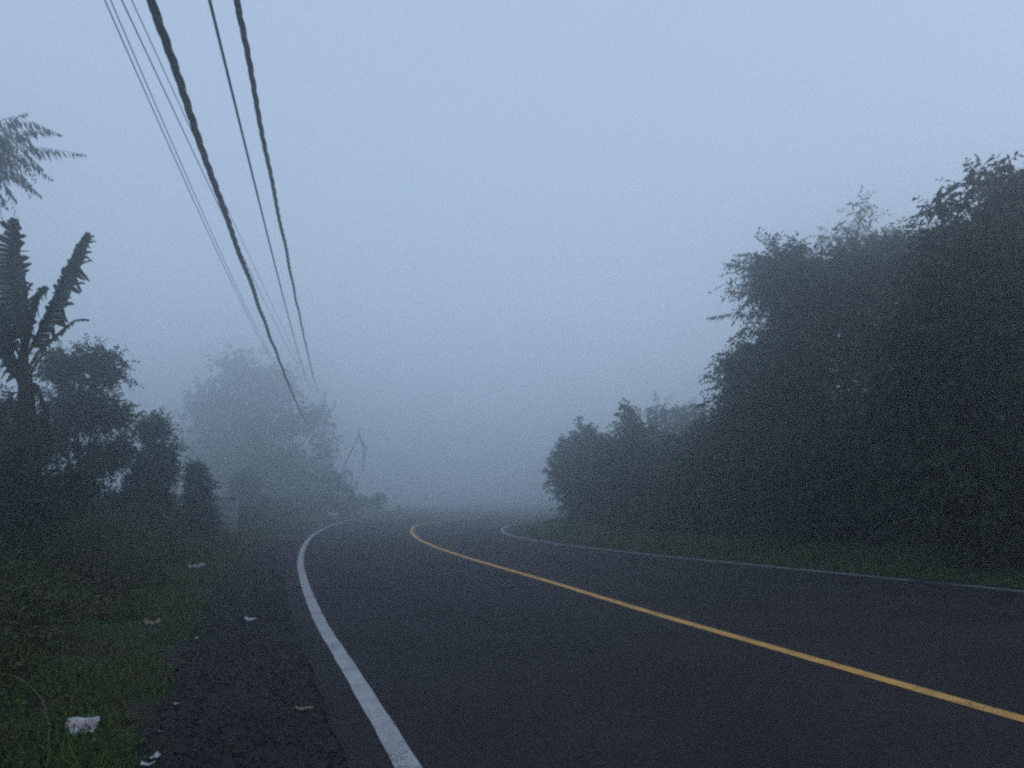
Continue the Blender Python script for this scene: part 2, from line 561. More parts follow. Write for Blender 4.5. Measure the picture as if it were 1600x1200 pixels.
def scatter_cover(name, pts_fn, n, m, h, wd, kind_label=None, lean=0.35, per=1):
    X, Y = pts_fn(n)
    Z = ground_z(X, Y)
    n = len(X)
    P = np.stack([X, Y, Z - 0.01], 1)
    D = rng.normal(size=(n, 3)) * lean; D[:, 2] = 1.0
    hh = h(X, Y) * rng.uniform(0.45, 1.25, n)
    ww = wd * rng.uniform(0.6, 1.5, n) * (1 + Y * 0.035)
    o = leaves_mesh(name, P, D, hh, ww, m, N=rng.normal(size=(n, 3)))
    return tag(o, kind='stuff')


# verge grass (left strip and right verge), undergrowth of weeds behind it
def left_pts(o0, o1, y0=2.2, y1=60, dens=0.5, patch=None):
    def f(n):
        t = rng.uniform(0, 1, n) ** (1 / dens)
        Y = y0 + (y1 - y0) * t
        o = rng.uniform(o0, o1, n)
        X = XL(Y) - 1.35 - o
        if patch is not None:
            keep = patch(X, Y, o)
            X, Y = X[keep], Y[keep]
        return X, Y
    return f


def right_pts(o0, o1, y0=6, y1=62, dens=0.8):
    def f(n):
        t = rng.uniform(0, 1, n) ** (1 / dens)
        Y = y0 + (y1 - y0) * t
        X = XR(Y) + 0.75 + rng.uniform(o0, o1, n)
        return X, Y
    return f


edge_keep = lambda X, Y, o: (o + 0.35 * nz(X * 2.2, Y * 2.2, 6) + 0.15 * nz(X * 6, Y * 6, 2)) > rng.uniform(-0.05, 0.25, len(X))
patchy = lambda X, Y, o: edge_keep(X, Y, o) & ((nz(X * 2.6, Y * 2.6, 11) > -0.35) | (rng.uniform(0, 1, len(X)) < 0.3))
scatter_cover('verge_grass', left_pts(-0.15, 3.2, 1.6, 60, 0.42, patchy), 150000, M['grass'], lambda X, Y: 0.055 + 0.04 * (nz(X * 2, Y * 2, 4) + 1), 0.006, lean=0.6)
scatter_cover('verge_grass', right_pts(-0.1, 4.0), 90000, M['grass'], lambda X, Y: 0.10 + 0.07 * (nz(X * 1.5, Y * 1.5, 4) + 1), 0.010, lean=0.5)


def weeds_obj(name, n, pts_fn, hfun, m, ll, lw, k=7):
    X, Y = pts_fn(n)
    n = len(X)
    Z = ground_z(X, Y)
    H = hfun(X, Y) * rng.uniform(0.5, 1.15, n)
    D = rng.normal(size=(n, 3)) * 0.33; D[:, 2] = 1; D = norm(D)
    t = (np.arange(k) + 1.0) / k
    pts = np.stack([X, Y, Z], 1)[:, None, :] + D[:, None, :] * (H[:, None] * t)[:, :, None]
    pts[:, :, :2] += (rng.normal(size=(n, 1, 2)) * 0.18) * (t ** 2)[None, :, None] * H[:, None, None]
    az = rng.uniform(0, 2 * math.pi, (n, k))
    LD = np.stack([np.cos(az), np.sin(az), rng.uniform(-0.5, 0.8, (n, k))], 2)
    LL = ll * rng.uniform(0.5, 1.3, (n, k)) * (1 + Y[:, None] * 0.015)
    LW = lw * rng.uniform(0.6, 1.3, (n, k)) * (1 + Y[:, None] * 0.015)
    o = leaves_mesh(name, pts.reshape(-1, 3), LD.reshape(-1, 3), LL.ravel(), LW.ravel(), m, droop=0.25)
    return tag(o, kind='stuff')


scatter_cover('tall_grass', left_pts(0.7, 7.5, 2.3, 45, 0.5, lambda X, Y, o: o + 0.5 * nz(X * 1.6, Y * 1.6, 9) > 1.05), 70000, M['weed'],
              lambda X, Y: (0.20 + 0.72 * sst(1.0, 3.3, XL(Y) - 1.35 - X)) * (1 + 0.6 * nz(X * 1.5, Y * 1.5, 13)), 0.011, lean=0.42)
weeds_obj('undergrowth', 15000, left_pts(0.9, 7.5, 2.5, 42, 0.55, lambda X, Y, o: o + 0.5 * nz(X * 1.6, Y * 1.6, 9) > 1.25),
          lambda X, Y: (0.22 + 0.55 * sst(1.2, 3.5, XL(Y) - 1.35 - X)) * (1 + 0.35 * nz(X * 1.2, Y * 1.2, 13)), M['weed'], 0.13, 0.026)
weeds_obj('undergrowth', 14000, right_pts(2.5, 12, 8, 60, 0.9),
          lambda X, Y: 0.35 + 0.5 * sst(2, 4, X - XR(Y) - .8) * (1 + 0.4 * nz(X, Y, 13)), M['leaf_dark'], 0.17, 0.06)
# low ground cover further left, beyond the weeds
def far_left(n):
    Y = rng.uniform(8, 75, n)
    return XL(Y) - 4.5 - rng.uniform(0, 18, n) ** 1.0, Y

weeds_obj('undergrowth', 9000, far_left, lambda X, Y: 0.6 + 0.3 * nz(X * .7, Y * .7, 2), M['leaf_mid'], 0.3, 0.1)

FT = {}
# ------------------------------------------------------------------ right side: trees and shrubs on the bank
plant('broadleaf_tree', 'dark tree with large long leaves at the right edge, highest on the bank', 'tree', 15.0,
      [(1585, 345, 55), (1650, 340, 75), (1560, 430, 95), (1670, 430, 110), (1490, 500, 75), (1600, 560, 110)], M['leaf_dark'],
      n=2000, k=9, slen=0.75, llen=0.30, lw=0.085, trunk_r=0.14, droop=0.3, up=0.3)
plant('broadleaf_shrub', 'dark dense shrub below the large-leaved tree at the right edge', 'shrub', 15.2,
      [(1500, 690, 105), (1630, 700, 120), (1560, 790, 75), (1690, 790, 80), (1450, 600, 70)], M['leaf_dark'],
      n=2200, k=9, slen=0.6, llen=0.22, lw=0.09, trunk_r=0.07)
plant('reaching_branch_tree', 'slim tree whose leafy boughs reach left over the round-topped tree, against the sky', 'tree', 16.5,
      [(1470, 322, (34, 12)), (1530, 285, (36, 14)), (1590, 275, (34, 12)), (1500, 375, 40), (1460, 420, 40)], M['leaf_dark'],
      n=190, k=8, slen=0.6, llen=0.24, lw=0.065, trunk_r=0.06, droop=0.3, up=0.0, base=(at(1540, 500, 16.5).x, 16.9))
plant('round_topped_tree', 'broad leafy tree rising in the middle of the right bank', 'tree', 24.0,
      [(1465, 395, 45), (1470, 450, 50), (1375, 400, (50, 28)), (1290, 435, 50), (1350, 425, 60), (1420, 410, 60), (1255, 490, 50), (1340, 510, 85), (1430, 540, 95), (1270, 580, 80), (1400, 640, 90)], M['leaf_mid'],
      n=3600, k=10, slen=0.7, llen=0.2, lw=0.07, trunk_r=0.16, droop=0.35)
plant('hazy_treetop', 'thin pale treetop showing in the fog above the broad tree of the right bank', 'tree', 33.0,
      [(1345, 330, (22, 28)), (1310, 375, (35, 25)), (1385, 375, (40, 25)), (1240, 405, (35, 22)), (1350, 430, 60), (1270, 440, 50)], M['leaf_olive'],
      n=420, k=9, slen=0.9, llen=0.24, lw=0.07, trunk_r=0.13, droop=0.4)
FT['right'] = plant('frond_tree', 'feathery tree with fronds pointing left over the road side of the bank', 'tree', 24.0,
      [(1215, 425, (28, 28)), (1225, 450, (30, 35)), (1235, 535, (30, 26)), (1180, 560, (30, 18))], M['leaf_blue'],
      n=420, k=20, slen=1.25, llen=0.30, lw=0.065, trunk_r=0.09, droop=0.35, angle=1.05, up=0.15, out=0.6, rand=0.5,
      base=(at(1240, 700, 24.3).x, 24.3))
plant('bank_tree', 'leafy tree at the left face of the high greenery, below the feathery fronds', 'tree', 24.0,
      [(1150, 590, (30, 40)), (1195, 600, 70), (1150, 660, 48), (1250, 660, 75), (1200, 700, 70)], M['leaf_mid'],
      n=2200, k=10, slen=0.6, llen=0.18, lw=0.07, trunk_r=0.12)
plant('bank_shrub', 'low dense shrub between the leaning bush clump and the tall greenery, above the grass', 'shrub', 27.5,
      [(1095, 700, 45), (1130, 740, 70), (1075, 760, 50), (1180, 780, 60)], M['leaf_mid'],
      n=1500, k=10, slen=0.55, llen=0.19, lw=0.075, trunk_r=0.07)
plant('bank_shrub', 'wide shrub at the foot of the bank under the broad leafy tree', 'shrub', 19.5,
      [(1250, 760, 70), (1340, 740, 90), (1430, 770, 80), (1330, 810, 50), (1400, 690, 80)], M['leaf_dark'],
      n=2200, k=10, slen=0.55, llen=0.16, lw=0.065, trunk_r=0.07)
plant('pointed_bush', 'grey-green bush with a pointed top, second clump from the left on the right bank', 'bush', 32.5,
      [(982, 655, (18, 28)), (1000, 690, 38), (965, 715, 45), (1030, 725, 50), (1000, 765, 50), (1050, 770, 40)], M['leaf_mid'],
      n=1100, k=9, slen=0.5, llen=0.2, lw=0.09, trunk_r=0.08)
plant('rounded_bush', 'rounded bush where the bank ends, its left side hanging over the bend of the road', 'bush', 38.0,
      [(915, 695, (30, 34)), (880, 738, (30, 30)), (935, 735, 50), (905, 770, 38), (950, 785, 35), (885, 705, (14, 18))], M['leaf_olive'],
      n=1200, k=9, slen=0.5, llen=0.22, lw=0.10, trunk_r=0.08)
plant('misty_tree', 'faint tree in the mist behind the bushes where the bank dips', 'tree', 50.0,
      [(1035, 650, (28, 22)), (1072, 655, (22, 24)), (1050, 690, 45), (1095, 670, 30)], M['leaf_mid'],
      n=420, k=8, slen=0.9, llen=0.3, lw=0.11, trunk_r=0.13)

# ------------------------------------------------------------------ left side: shrubs and trees
plant('umbrella_tree', 'small dark tree with a flat rounded crown beside the banana plant', 'tree', 19.5,
      [(150, 575, (52, 36)), (95, 570, (30, 28)), (120, 640, (50, 35)), (175, 650, (40, 26)), (80, 690, (30, 40)), (150, 720, (35, 30)), (110, 770, (50, 30)), (190, 700, (20, 20))],
      M['leaf_blue'], n=1400, k=10, slen=0.42, llen=0.13, lw=0.055, trunk_r=0.07, shell=(0.3, 1.0), base=(at(125, 800, 19.5).x, 19.5))
plant('upright_shrub', 'upright leafy shrub with a narrow top, second tallest of the left roadside greenery', 'shrub', 22.5,
      [(242, 668, (22, 24)), (245, 710, (30, 25)), (228, 745, (32, 26)), (265, 728, (14, 18)), (235, 785, (38, 24)), (190, 790, (34, 24))], M['leaf_blue'],
      n=1000, k=9, slen=0.4, llen=0.14, lw=0.06, trunk_r=0.05)
plant('column_shrub', 'small column-shaped shrub standing in front of the pale wall', 'shrub', 25.0,
      [(307, 738, (14, 16)), (311, 765, (18, 20)), (310, 798, (20, 20)), (322, 820, (16, 14))], M['leaf_blue'],
      n=650, k=8, slen=0.35, llen=0.13, lw=0.06, trunk_r=0.05)
FT['left'] = plant('feathery_tree', 'pale feathery branches reaching in at the left edge above the banana plant', 'tree', 20.0,
      [(-10, 225, (30, 22)), (-10, 270, (30, 20)), (-70, 240, 60), (-140, 300, 90)], M['leaf_blue'],
      n=520, k=20, slen=0.9, llen=0.20, lw=0.045, trunk_r=0.07, droop=0.5, angle=1.15, up=-0.1, out=0.8, rand=0.35,
      base=(at(-260, 700, 20).x, 20.4))
plant('tall_misty_tree', 'tall tree dissolving in the fog behind the cables', 'tree', 112.0,
      [(370, 580, (42, 40)), (330, 640, (46, 50)), (390, 650, (50, 45)), (350, 710, (55, 50)), (430, 600, (42, 34)), (310, 720, (35, 50)), (400, 740, (55, 50))], M['leaf_mid'],
      n=1700, k=8, slen=1.5, llen=0.65, lw=0.3, trunk_r=0.2, shell=(0.1, 1.35))
plant('misty_roadside_tree', 'grey foggy tree where the overhead cables end', 'tree', 90.0,
      [(455, 660, (44, 40)), (495, 650, (32, 28)), (505, 705, (26, 40)), (440, 720, (52, 45)), (405, 690, (36, 44)), (475, 750, (50, 40)), (400, 765, (42, 36)), (455, 785, (60, 26))], M['leaf_mid'],
      n=1900, k=9, slen=0.7, llen=0.32, lw=0.15, trunk_r=0.16, shell=(0.1, 1.25))
plant('misty_shrub', 'foggy shrub mass right of the pale wall, under the tall misty tree', 'shrub', 56.0,
      [(385, 755, (24, 28)), (375, 790, (30, 24)), (415, 795, (34, 20)), (350, 800, (20, 16))], M['leaf_blue'],
      n=700, k=8, slen=0.45, llen=0.22, lw=0.1, trunk_r=0.06)
plant('thicket_shrub', 'dark thicket behind the banana plant at the left edge', 'shrub', 14.5,
      [(15, 640, (26, 20)), (45, 665, (26, 34)), (5, 740, (34, 48)), (40, 745, (26, 46)), (-40, 680, (50, 70)), (110, 760, (26, 30)), (60, 800, (40, 26))], M['leaf_dark'],
      n=900, k=9, slen=0.35, llen=0.13, lw=0.055, trunk_r=0.05)
plant('bush', 'low brownish bush beside the leaning plant in the fog', 'bush', 70.0,
      [(520, 752, (26, 18)), (540, 765, (20, 14)), (505, 780, (25, 16))], M['leaf_olive'],
      n=380, k=8, slen=0.35, llen=0.18, lw=0.08, trunk_r=0.06)
plant('hedge', 'low green hedge along the outside of the far bend', 'hedge', 72.0,
      [(555, 785, (28, 12)), (590, 783, (14, 15)), (520, 790, (25, 12)), (470, 790, (35, 15))], M['leaf_olive'],
      n=520, k=8, slen=0.4, llen=0.2, lw=0.09, trunk_r=0.05)



def fronds(root, Y, lines, leaf, width, m, hang=0.75, step=0.085, ang=0.9, pitchv=0.0):
    """long compound leaves: a curved midrib with rows of hanging leaflets"""
    for line in lines:
        dy = rng.uniform(-.6, .6)
        P = [at(p[0], p[1], Y + dy * k / 2) for k, p in enumerate(line)]
        P = [np.array(p) for p in P]
        Q, Dq = [], []
        for a_, b_ in zip(P[:-1], P[1:]):
            L_ = np.linalg.norm(b_ - a_); n_q = max(2, int(L_ / step))
            for k in range(n_q):
                Q.append(a_ + (b_ - a_) * (k / n_q)); Dq.append((b_ - a_) / L_)
        Q = np.array(Q); Dq = np.array(Dq); n_q = len(Q)
        t = np.linspace(0, 1, n_q)
        prof = np.sin(np.pi * np.clip(0.22 + t * 0.74, 0, 1)) ** 0.6
        AP, AD, AL = [], [], []
        for sg in (-1, 1):
            sd = np.cross(Dq, np.array([0, 0, 1.0])); sd /= np.linalg.norm(sd, axis=1, keepdims=True)
            D = Dq * math.cos(ang) + sd * sg * 0.8 * math.sin(ang) + np.array([0, 0, -hang])
            D += rng.normal(size=D.shape) * 0.16
            AP.append(Q + rng.normal(size=Q.shape) * 0.006); AD.append(D); AL.append(leaf * prof * rng.uniform(.75, 1.15, n_q))
        AP, AD, AL = np.concatenate(AP), np.concatenate(AD), np.concatenate(AL)
        fr = leaves_mesh('frond', AP, AD, AL, np.full(len(AL), width) * rng.uniform(.8, 1.2, len(AL)), m, root, droop=0.2)
        rb = MB()
        rb.tube([Vector(p) for p in P], [0.014 - 0.011 * k / (len(P) - 1) for k in range(len(P))], 5)
        rb.build('midrib', M['bark'], fr)
        fr.children[0].matrix_parent_inverse = Matrix.Identity(4)
        me = fr.children[0].data
        for v in me.vertices: v.co = v.co - root.location
        fr.children[0].location = (0, 0, 0)


FT['left'] and fronds(FT['left'], 19.5, [
    [(-70, 215), (-10, 196), (50, 190), (98, 212)],
    [(-60, 235), (10, 228), (75, 232), (136, 242)],
    [(-60, 240), (0, 215), (30, 180), (45, 176)],
    [(-60, 255), (0, 250), (50, 255), (85, 283)],
    [(-60, 262), (-5, 268), (35, 280), (66, 308)],
    [(-60, 260), (-20, 275), (10, 290), (28, 318)],
    [(-50, 225), (0, 205), (40, 212), (70, 250)],
    [(-50, 270), (-10, 290), (5, 310), (12, 330)],
    [(-60, 230), (-5, 215), (45, 203), (82, 208)],
    [(-60, 248), (5, 242), (48, 245), (70, 268)],
    [(-60, 258), (-5, 258), (25, 266), (52, 292)],
    [(-50, 215), (-5, 190), (22, 182), (35, 195)]], 0.34, 0.06, M['leaf_blue'])
FT['right'] and fronds(FT['right'], 23.5, [
    [(1240, 470), (1200, 440), (1165, 415), (1125, 410)],
    [(1240, 450), (1205, 410), (1180, 395), (1145, 398)],
    [(1245, 500), (1200, 470), (1160, 455), (1130, 455)],
    [(1240, 510), (1200, 492), (1150, 488), (1103, 497)],
    [(1235, 520), (1200, 510), (1165, 512), (1140, 532)],
    [(1235, 545), (1190, 535), (1150, 550), (1125, 575)],
    [(1250, 450), (1230, 405), (1210, 380), (1185, 375)],
    [(1260, 440), (1250, 400), (1245, 375), (1225, 365)],
    [(1245, 480), (1215, 450), (1185, 440), (1160, 445)]], 0.34, 0.06, M['leaf_blue'], hang=0.5)
# ------------------------------------------------------------------ banana plant
def banana_leaf(mb, pts, width, seed, left=1.0, right=1.0, gap=0.35, ang=0.75, drop=0.5, nst=30, side_dir=None):
    """a torn leaf: midrib along pts, its blade split into strips on both sides"""
    rs = np.random.default_rng(seed)
    pts = [Vector(p) for p in pts]
    seg = [(pts[i + 1] - pts[i]).length for i in range(len(pts) - 1)]
    tot = sum(seg)

    def pos(t):
        d = t * tot
        for i, s in enumerate(seg):
            if d <= s or i == len(seg) - 1:
                u = d / s
                p0 = pts[max(i - 1, 0)]; p1 = pts[i]; p2 = pts[i + 1]; p3 = pts[min(i + 2, len(pts) - 1)]
                q = 0.5 * ((2 * p1) + (p2 - p0) * u + (2 * p0 - 5 * p1 + 4 * p2 - p3) * u * u + (3 * p1 - p0 - 3 * p2 + p3) * u ** 3)
                return q
            d -= s
    for sgn, amt in ((-1, left), (1, right)):
        if amt <= 0: continue
        cuts = np.cumsum(rs.uniform(0.35, 1.9, nst + 1)); cuts = 0.10 + 0.88 * (cuts - cuts[0]) / (cuts[-1] - cuts[0])
        for i in range(nst):
            t0, t1 = float(cuts[i]), float(cuts[i + 1])
            sh = gap * rs.uniform(0.1, 1.0) * (t1 - t0)
            a, b = pos(t0), pos(t1 - sh * 0.3)
            d = (b - a).normalized()
            s = side_dir if side_dir is not None else d.cross(Vector((0, -1, 0.15))).normalized()
            s = (s - d * s.dot(d)).normalized()
            prof = lambda t: width * amt * (math.sin(math.pi * min(1, 0.10 + t * 0.885)) ** 0.55)
            yo = Vector((0, rs.uniform(-0.25, 0.1), 0))
            dr = drop * rs.uniform(0.3, 1.9)
            rows = [[a, pos(t1)]]
            rows[0][0] = pos(t0)
            wr = rs.uniform(0.6, 1.12)
            for q in (0.3, 0.55, 0.82, 1.0):
                row = []
                for tt, pp in ((t0, rows[0][0]), (t1, rows[0][1])):
                    wt = prof(tt) * (1 if q < 0.6 else wr)
                    dv = (s * sgn * math.sin(ang) + d * math.cos(ang)).normalized()
                    row.append(pp + dv * wt * q + (yo * wt * q if q > 0.6 else Vector((0, 0, 0))) - Vector((0, 0, (dr if q > 0.6 else drop) * wt * q * q)))
                if q > 0.6:
                    c0 = (row[0] + row[1]) / 2; hw = (row[1] - row[0]) / 2
                    k_ = (1 - gap * rs.uniform(0.3, 1.1)) if q < 0.9 else 0.3
                    row = [c0 - hw * k_, c0 + hw * k_]
                rows.append(row)
            vs = [v for r_ in rows for v in r_]
            mb.add(vs, [(0, 1, 3, 2), (2, 3, 5, 4), (4, 5, 7, 6), (6, 7, 9, 8)])
    return [pos(t) for t in np.linspace(0, 1, 14)]


def banana_plant():
    Y = 12.0
    A = lambda px, py, dy=0.0: at(px, py, Y + dy)
    b = A(35, 800)
    bz = float(ground_z(b.x, Y))
    root = empty('banana_plant', (b.x, Y, bz), 'tall banana plant with torn upright leaves at the left edge', 'banana plant')
    st = MB()
    st.tube([Vector((b.x, Y, bz - .1)), A(36, 790), A(40, 700), A(38, 620), A(36, 560), A(38, 530)], [0.12, 0.11, 0.095, 0.085, 0.075, 0.04], 14)
    st.build('pseudostem', M['stem'], root, smooth=True)
    specs = [
        # midrib pixels with depth offsets, width, left, right
        ([(40, 560, 0), (62, 520, -.1), (88, 465, -.15), (112, 410, -.15), (136, 362, -.1)], 0.52, 0.34, 0.85, 21, 0.75, 0.45),
        ([(36, 545, 0), (28, 500, .1), (20, 440, .2), (14, 385, .2), (24, 340, .1)], 0.42, 0.9, 1.0, 22, 1.1, 0.3),
        ([(34, 560, 0), (10, 520, -.3), (-20, 470, -.4), (-60, 430, -.5), (-100, 420, -.5)], 0.32, 1, 1, 23, 0.9, 0.5),
        ([(37, 560, 0), (46, 505, -.2), (58, 462, -.3), (68, 448, -.35), (76, 452, -.4)], 0.20, 0.9, 0.9, 24, 0.7, 0.9),
        ([(38, 590, 0), (60, 550, .3), (90, 522, .6), (118, 500, .9), (140, 500, 1.1)], 0.14, 0.5, 0.6, 25, 0.6, 0.7),
        ([(35, 600, 0), (10, 545, -.1), (-15, 510, -.3), (-50, 500, -.5)], 0.25, 1, 1, 26, 0.8, 0.7),
    ]
    for pts, wd, l, r_, seed, an, dp in specs:
        m = MB()
        mid = banana_leaf(m, [A(*p) for p in pts], wd, seed, l, r_, ang=an, drop=dp)
        m.tube(mid, [0.022 * (1 - 0.8 * i / 13) + 0.003 for i in range(14)], 6)
        m.build('leaf', M['banana'], root)
    for pts in ([(36, 612, 0), (20, 575, -.1), (5, 545, -.2), (-12, 528, -.3)], [(38, 610, 0), (52, 575, .2), (66, 556, .4), (84, 545, .6)]):
        MB().tube([A(*p) for p in pts], [0.03, 0.022, 0.018, 0.012], 7).build('leaf_stalk', M['stem'], root)
    # old leaves hanging dead along the stem
    for i in range(9):
        m = MB()
        rs = np.random.default_rng(50 + i)
        sx = rs.uniform(-45, 42); y0 = rs.uniform(590, 650)
        dd = rs.uniform(-.5, .4)
        pts = [A(36, y0, 0), A(36 + sx * .6, y0 - 8, dd * .5), A(36 + sx, y0 + 45, dd), A(36 + sx * 1.05, y0 + 120, dd)]
        mid = banana_leaf(m, pts, 0.13, 60 + i, 1, 1, ang=0.35, drop=1.1, gap=0.5, nst=20)
        m.tube(mid, 0.012, 5)
        m.build('dead_leaf', M['banana_dead'], root)
    return root


banana_plant()


# a slender plant leaning out in the fog, with a hanging bunch of leaves
def leaning_plant():
    Y = 74.0
    b = at(528, 760, Y)
    bz = float(ground_z(b.x, Y))
    root = empty('leaning_plant', (b.x, Y, bz), 'slender leaning plant with one drooping leaf, grey in the fog over the bend', 'plant')
    s = MB()
    s.tube([Vector((b.x, Y, bz - .1)), at(529, 755, Y), at(540, 722, Y), at(552, 698, Y), at(560, 684, Y)], [0.13, 0.11, 0.08, 0.06, 0.04], 8)
    s.build('stem', M['stem'], root)
    for pts, seed, wd in (([(558, 690, 0), (562, 680, 0), (568, 705, -.1), (567, 735, -.1)], 70, 0.2),
                          ([(556, 692, 0), (560, 678, 0), (561, 672, .1), (563, 668, .1)], 71, 0.16),
                          ([(558, 690, 0), (566, 690, .1), (572, 700, .2), (571, 715, .2)], 72, 0.16),
                          ([(530, 750, 0), (520, 730, 0), (512, 728, .1), (505, 738, .2)], 73, 0.25),
                          ([(530, 752, 0), (540, 735, 0), (548, 738, .1), (552, 752, .2)], 74, 0.25)):
        m = MB()
        mid = banana_leaf(m, [at(p[0], p[1], Y + p[2]) for p in pts], wd, seed, nst=18, ang=0.5, drop=0.8)
        m.tube(mid, 0.025, 5)
        m.build('leaf', M['banana_dead'], root)


leaning_plant()

# ------------------------------------------------------------------ pale wall behind the shrubs
wy = 29.5
a, b = at(262, 800, wy), at(372, 800, wy)
wz = float(ground_z((a.x + b.x) / 2, wy))
top = at(262, 742, wy).z
wall = empty('garden_wall', ((a.x + b.x) / 2, wy, wz), 'pale plastered wall half hidden behind the column-shaped shrub', 'wall')
MB().box((a.x + 0.13, wy - 0.06, (wz - .2 + top + .08) / 2), (0.26, 0.30, top + .08 - wz + .2)).build('pillar', M['wallpaint'], wall, bevel=0.02)
MB().box(((a.x + b.x) / 2 + 0.12, wy, (wz - .2 + top - .85) / 2), (b.x - a.x - .26, 0.16, top - .85 - wz + .2)).build('panel', M['wallpaint'], wall, bevel=0.01)
MB().box(((a.x + b.x) / 2 + 0.12, wy, top - .85 + 0.033), (b.x - a.x - .262, 0.22, 0.06)).build('coping', M['wallpaint'], wall, bevel=0.01)

# ------------------------------------------------------------------ utility pole in the fog and the overhead cables
PY = 88.0
pb = at(505, 700, PY)
pz = float(ground_z(pb.x, PY))
ptop = at(505, 612, PY).z
pole = empty('utility_pole', (pb.x, PY, pz), 'concrete utility pole in the misty tree, carrying the overhead cables', 'utility pole')
MB().tube([(pb.x, PY, pz - .3), (pb.x, PY, ptop + .1)], [0.17, 0.10], 14).build('shaft', M['concrete'], pole, smooth=True)
for dz in (0.25, 1.55):
    MB().box((pb.x + 0.02, PY - .17, ptop - dz), (0.16, 0.12, 0.12)).build('bracket', M['steel'], pole, bevel=0.008)
for dz in (0.05, 0.12):
    MB().tube([(pb.x - .16, PY, ptop - dz - .06), (pb.x - .16, PY, ptop - dz), (pb.x - .17, PY, ptop - dz + .02)], [0.03, 0.05, 0.03], 10).build('insulator', M['ceramic'], pole)


def overhead(name, label, trace, z_near, end, rad, m, group, twist=0, wig=0.0, cat='cable'):
    """trace: pixels of the cable's run; they fix its sag in the vertical plane from the near point to the pole"""
    px, py = trace[0]
    a, f, u = ray(px, py)
    Y0 = (z_near - EYE) * f / u
    A = Vector((a / f * Y0, Y0, z_near))
    B = Vector(end)
    pl = (B - A); pl.z = 0
    nrm = Vector((-pl.y, pl.x, 0))
    S, Z = [0.0], [A.z]
    for q in trace[1:]:
        a, f, u = ray(*q)
        d = Vector((a, f, u)) / f
        o = Vector((0, 0, EYE))
        t = (A - o).dot(nrm) / d.dot(nrm)
        p = o + d * t
        s = (p - A).dot(pl) / pl.length_squared
        if 0 < s < 1.05:
            S.append(s); Z.append(p.z)
    S.append(1.0); Z.append(B.z)
    wts = np.ones(len(S)); wts[-1] = 0.6 if True else 1
    co = np.polyfit(S, Z, 2, w=wts)
    print(name, 'near', [round(v, 2) for v in A], 'sag coef', [round(float(c), 3) for c in co], 'end', [round(v, 2) for v in B],
          'resid', round(float(np.abs(np.polyval(co, S) - Z).max()), 3))
    L = pl.length
    s_arr = np.concatenate([np.linspace(-0.45, 0, 50)[:-1], np.linspace(0, 1, 520 if wig else 130)])
    cen = []
    for i, s in enumerate(s_arr):
        p = A + pl * s
        z = float(np.polyval(co, s))
        cen.append(Vector((p.x + wig * (math.sin(s * L * 1.6) + .6 * math.sin(s * L * .73 + 1)), p.y, z + wig * .7 * math.sin(s * L * 1.9 + 2))))
    mb = MB()
    if twist:
        for k in range(twist):
            pts = []
            for i, c in enumerate(cen):
                th = s_arr[i] * L * 2 * math.pi / 1.3 + 2 * math.pi * k / twist + 0.9 * math.sin(s_arr[i] * L * 0.7)
                pts.append(c + Vector((math.cos(th), 0, math.sin(th))) * rad * 0.85)
            mb.tube(pts, rad * 0.9, 7)
    else:
        mb.tube(cen, rad, 8)
    o = mb.build(name, m, smooth=True)
    return tag(o, label, cat, group)


GRP = 'overhead cables to the pole in the fog'
E = lambda px, py: tuple(at(px, py, PY))
overhead('overhead_cable', 'thickest twisted black cable, the left of the heavy ones', [(240, 0), (270, 90), (303, 190), (331, 280), (352, 340), (386, 430), (415, 510), (440, 577), (470, 640)], 5.6, E(492, 672), 0.0255, M['cable'], GRP, twist=3, wig=0.010)
overhead('overhead_cable', 'twisted black cable furthest right of all, second in thickness', [(370, 0), (391, 100), (407, 190), (425, 290), (441, 370), (461, 460), (478, 540), (497, 610)], 5.9, E(500, 618), 0.0195, M['cable'], GRP, twist=3, wig=0.008)
overhead('overhead_cable', 'single dark cable between the two heavy twisted ones', [(333, 0), (352, 90), (372, 180), (391, 270), (412, 350), (437, 450), (460, 530), (487, 608)], 6.4, E(492, 618), 0.0165, M['cable'], GRP)
overhead('overhead_wire', 'thin pale wire furthest left of all the overhead lines', [(168, 0), (230, 150), (285, 280), (330, 380), (385, 485)], 8.6, E(470, 612), 0.011, M['wire'], GRP, cat='wire')
overhead('overhead_wire', 'thin pale wire running just right of the furthest left wire', [(174, 0), (237, 150), (293, 280), (340, 385), (395, 500)], 8.7, E(474, 612), 0.010, M['wire'], GRP, cat='wire')
overhead('overhead_wire', 'thin dark wire crossing behind the thickest cable, lower of the crossing pair', [(190, 0), (245, 120), (310, 255), (365, 370), (415, 470), (460, 565)], 8.2, E(487, 608), 0.011, M['wire'], GRP, cat='wire')
overhead('overhead_wire', 'faintest thin wire crossing behind the thickest cable, nearest to it at the top', [(204, 0), (262, 125), (322, 250), (372, 362), (425, 475), (468, 565)], 8.6, E(491, 606), 0.009, M['wire'], GRP, cat='wire')

# ------------------------------------------------------------------ marker post at the bend
bp = at(623, 800, 74)
bz = float(ground_z(bp.x, 74))
mp = empty('marker_post', (bp.x, 74, bz), 'small dark post standing alone at the far end of the road', 'post')
MB().box((bp.x, 74, bz + .45), (0.34, 0.34, 1.0), taper=0.72).build('shaft', M['post'], mp, bevel=0.02)
MB().box((bp.x, 74, bz + .95 + .051), (0.26, 0.26, 0.1), taper=0.6).build('cap', M['postband'], mp, bevel=0.01)


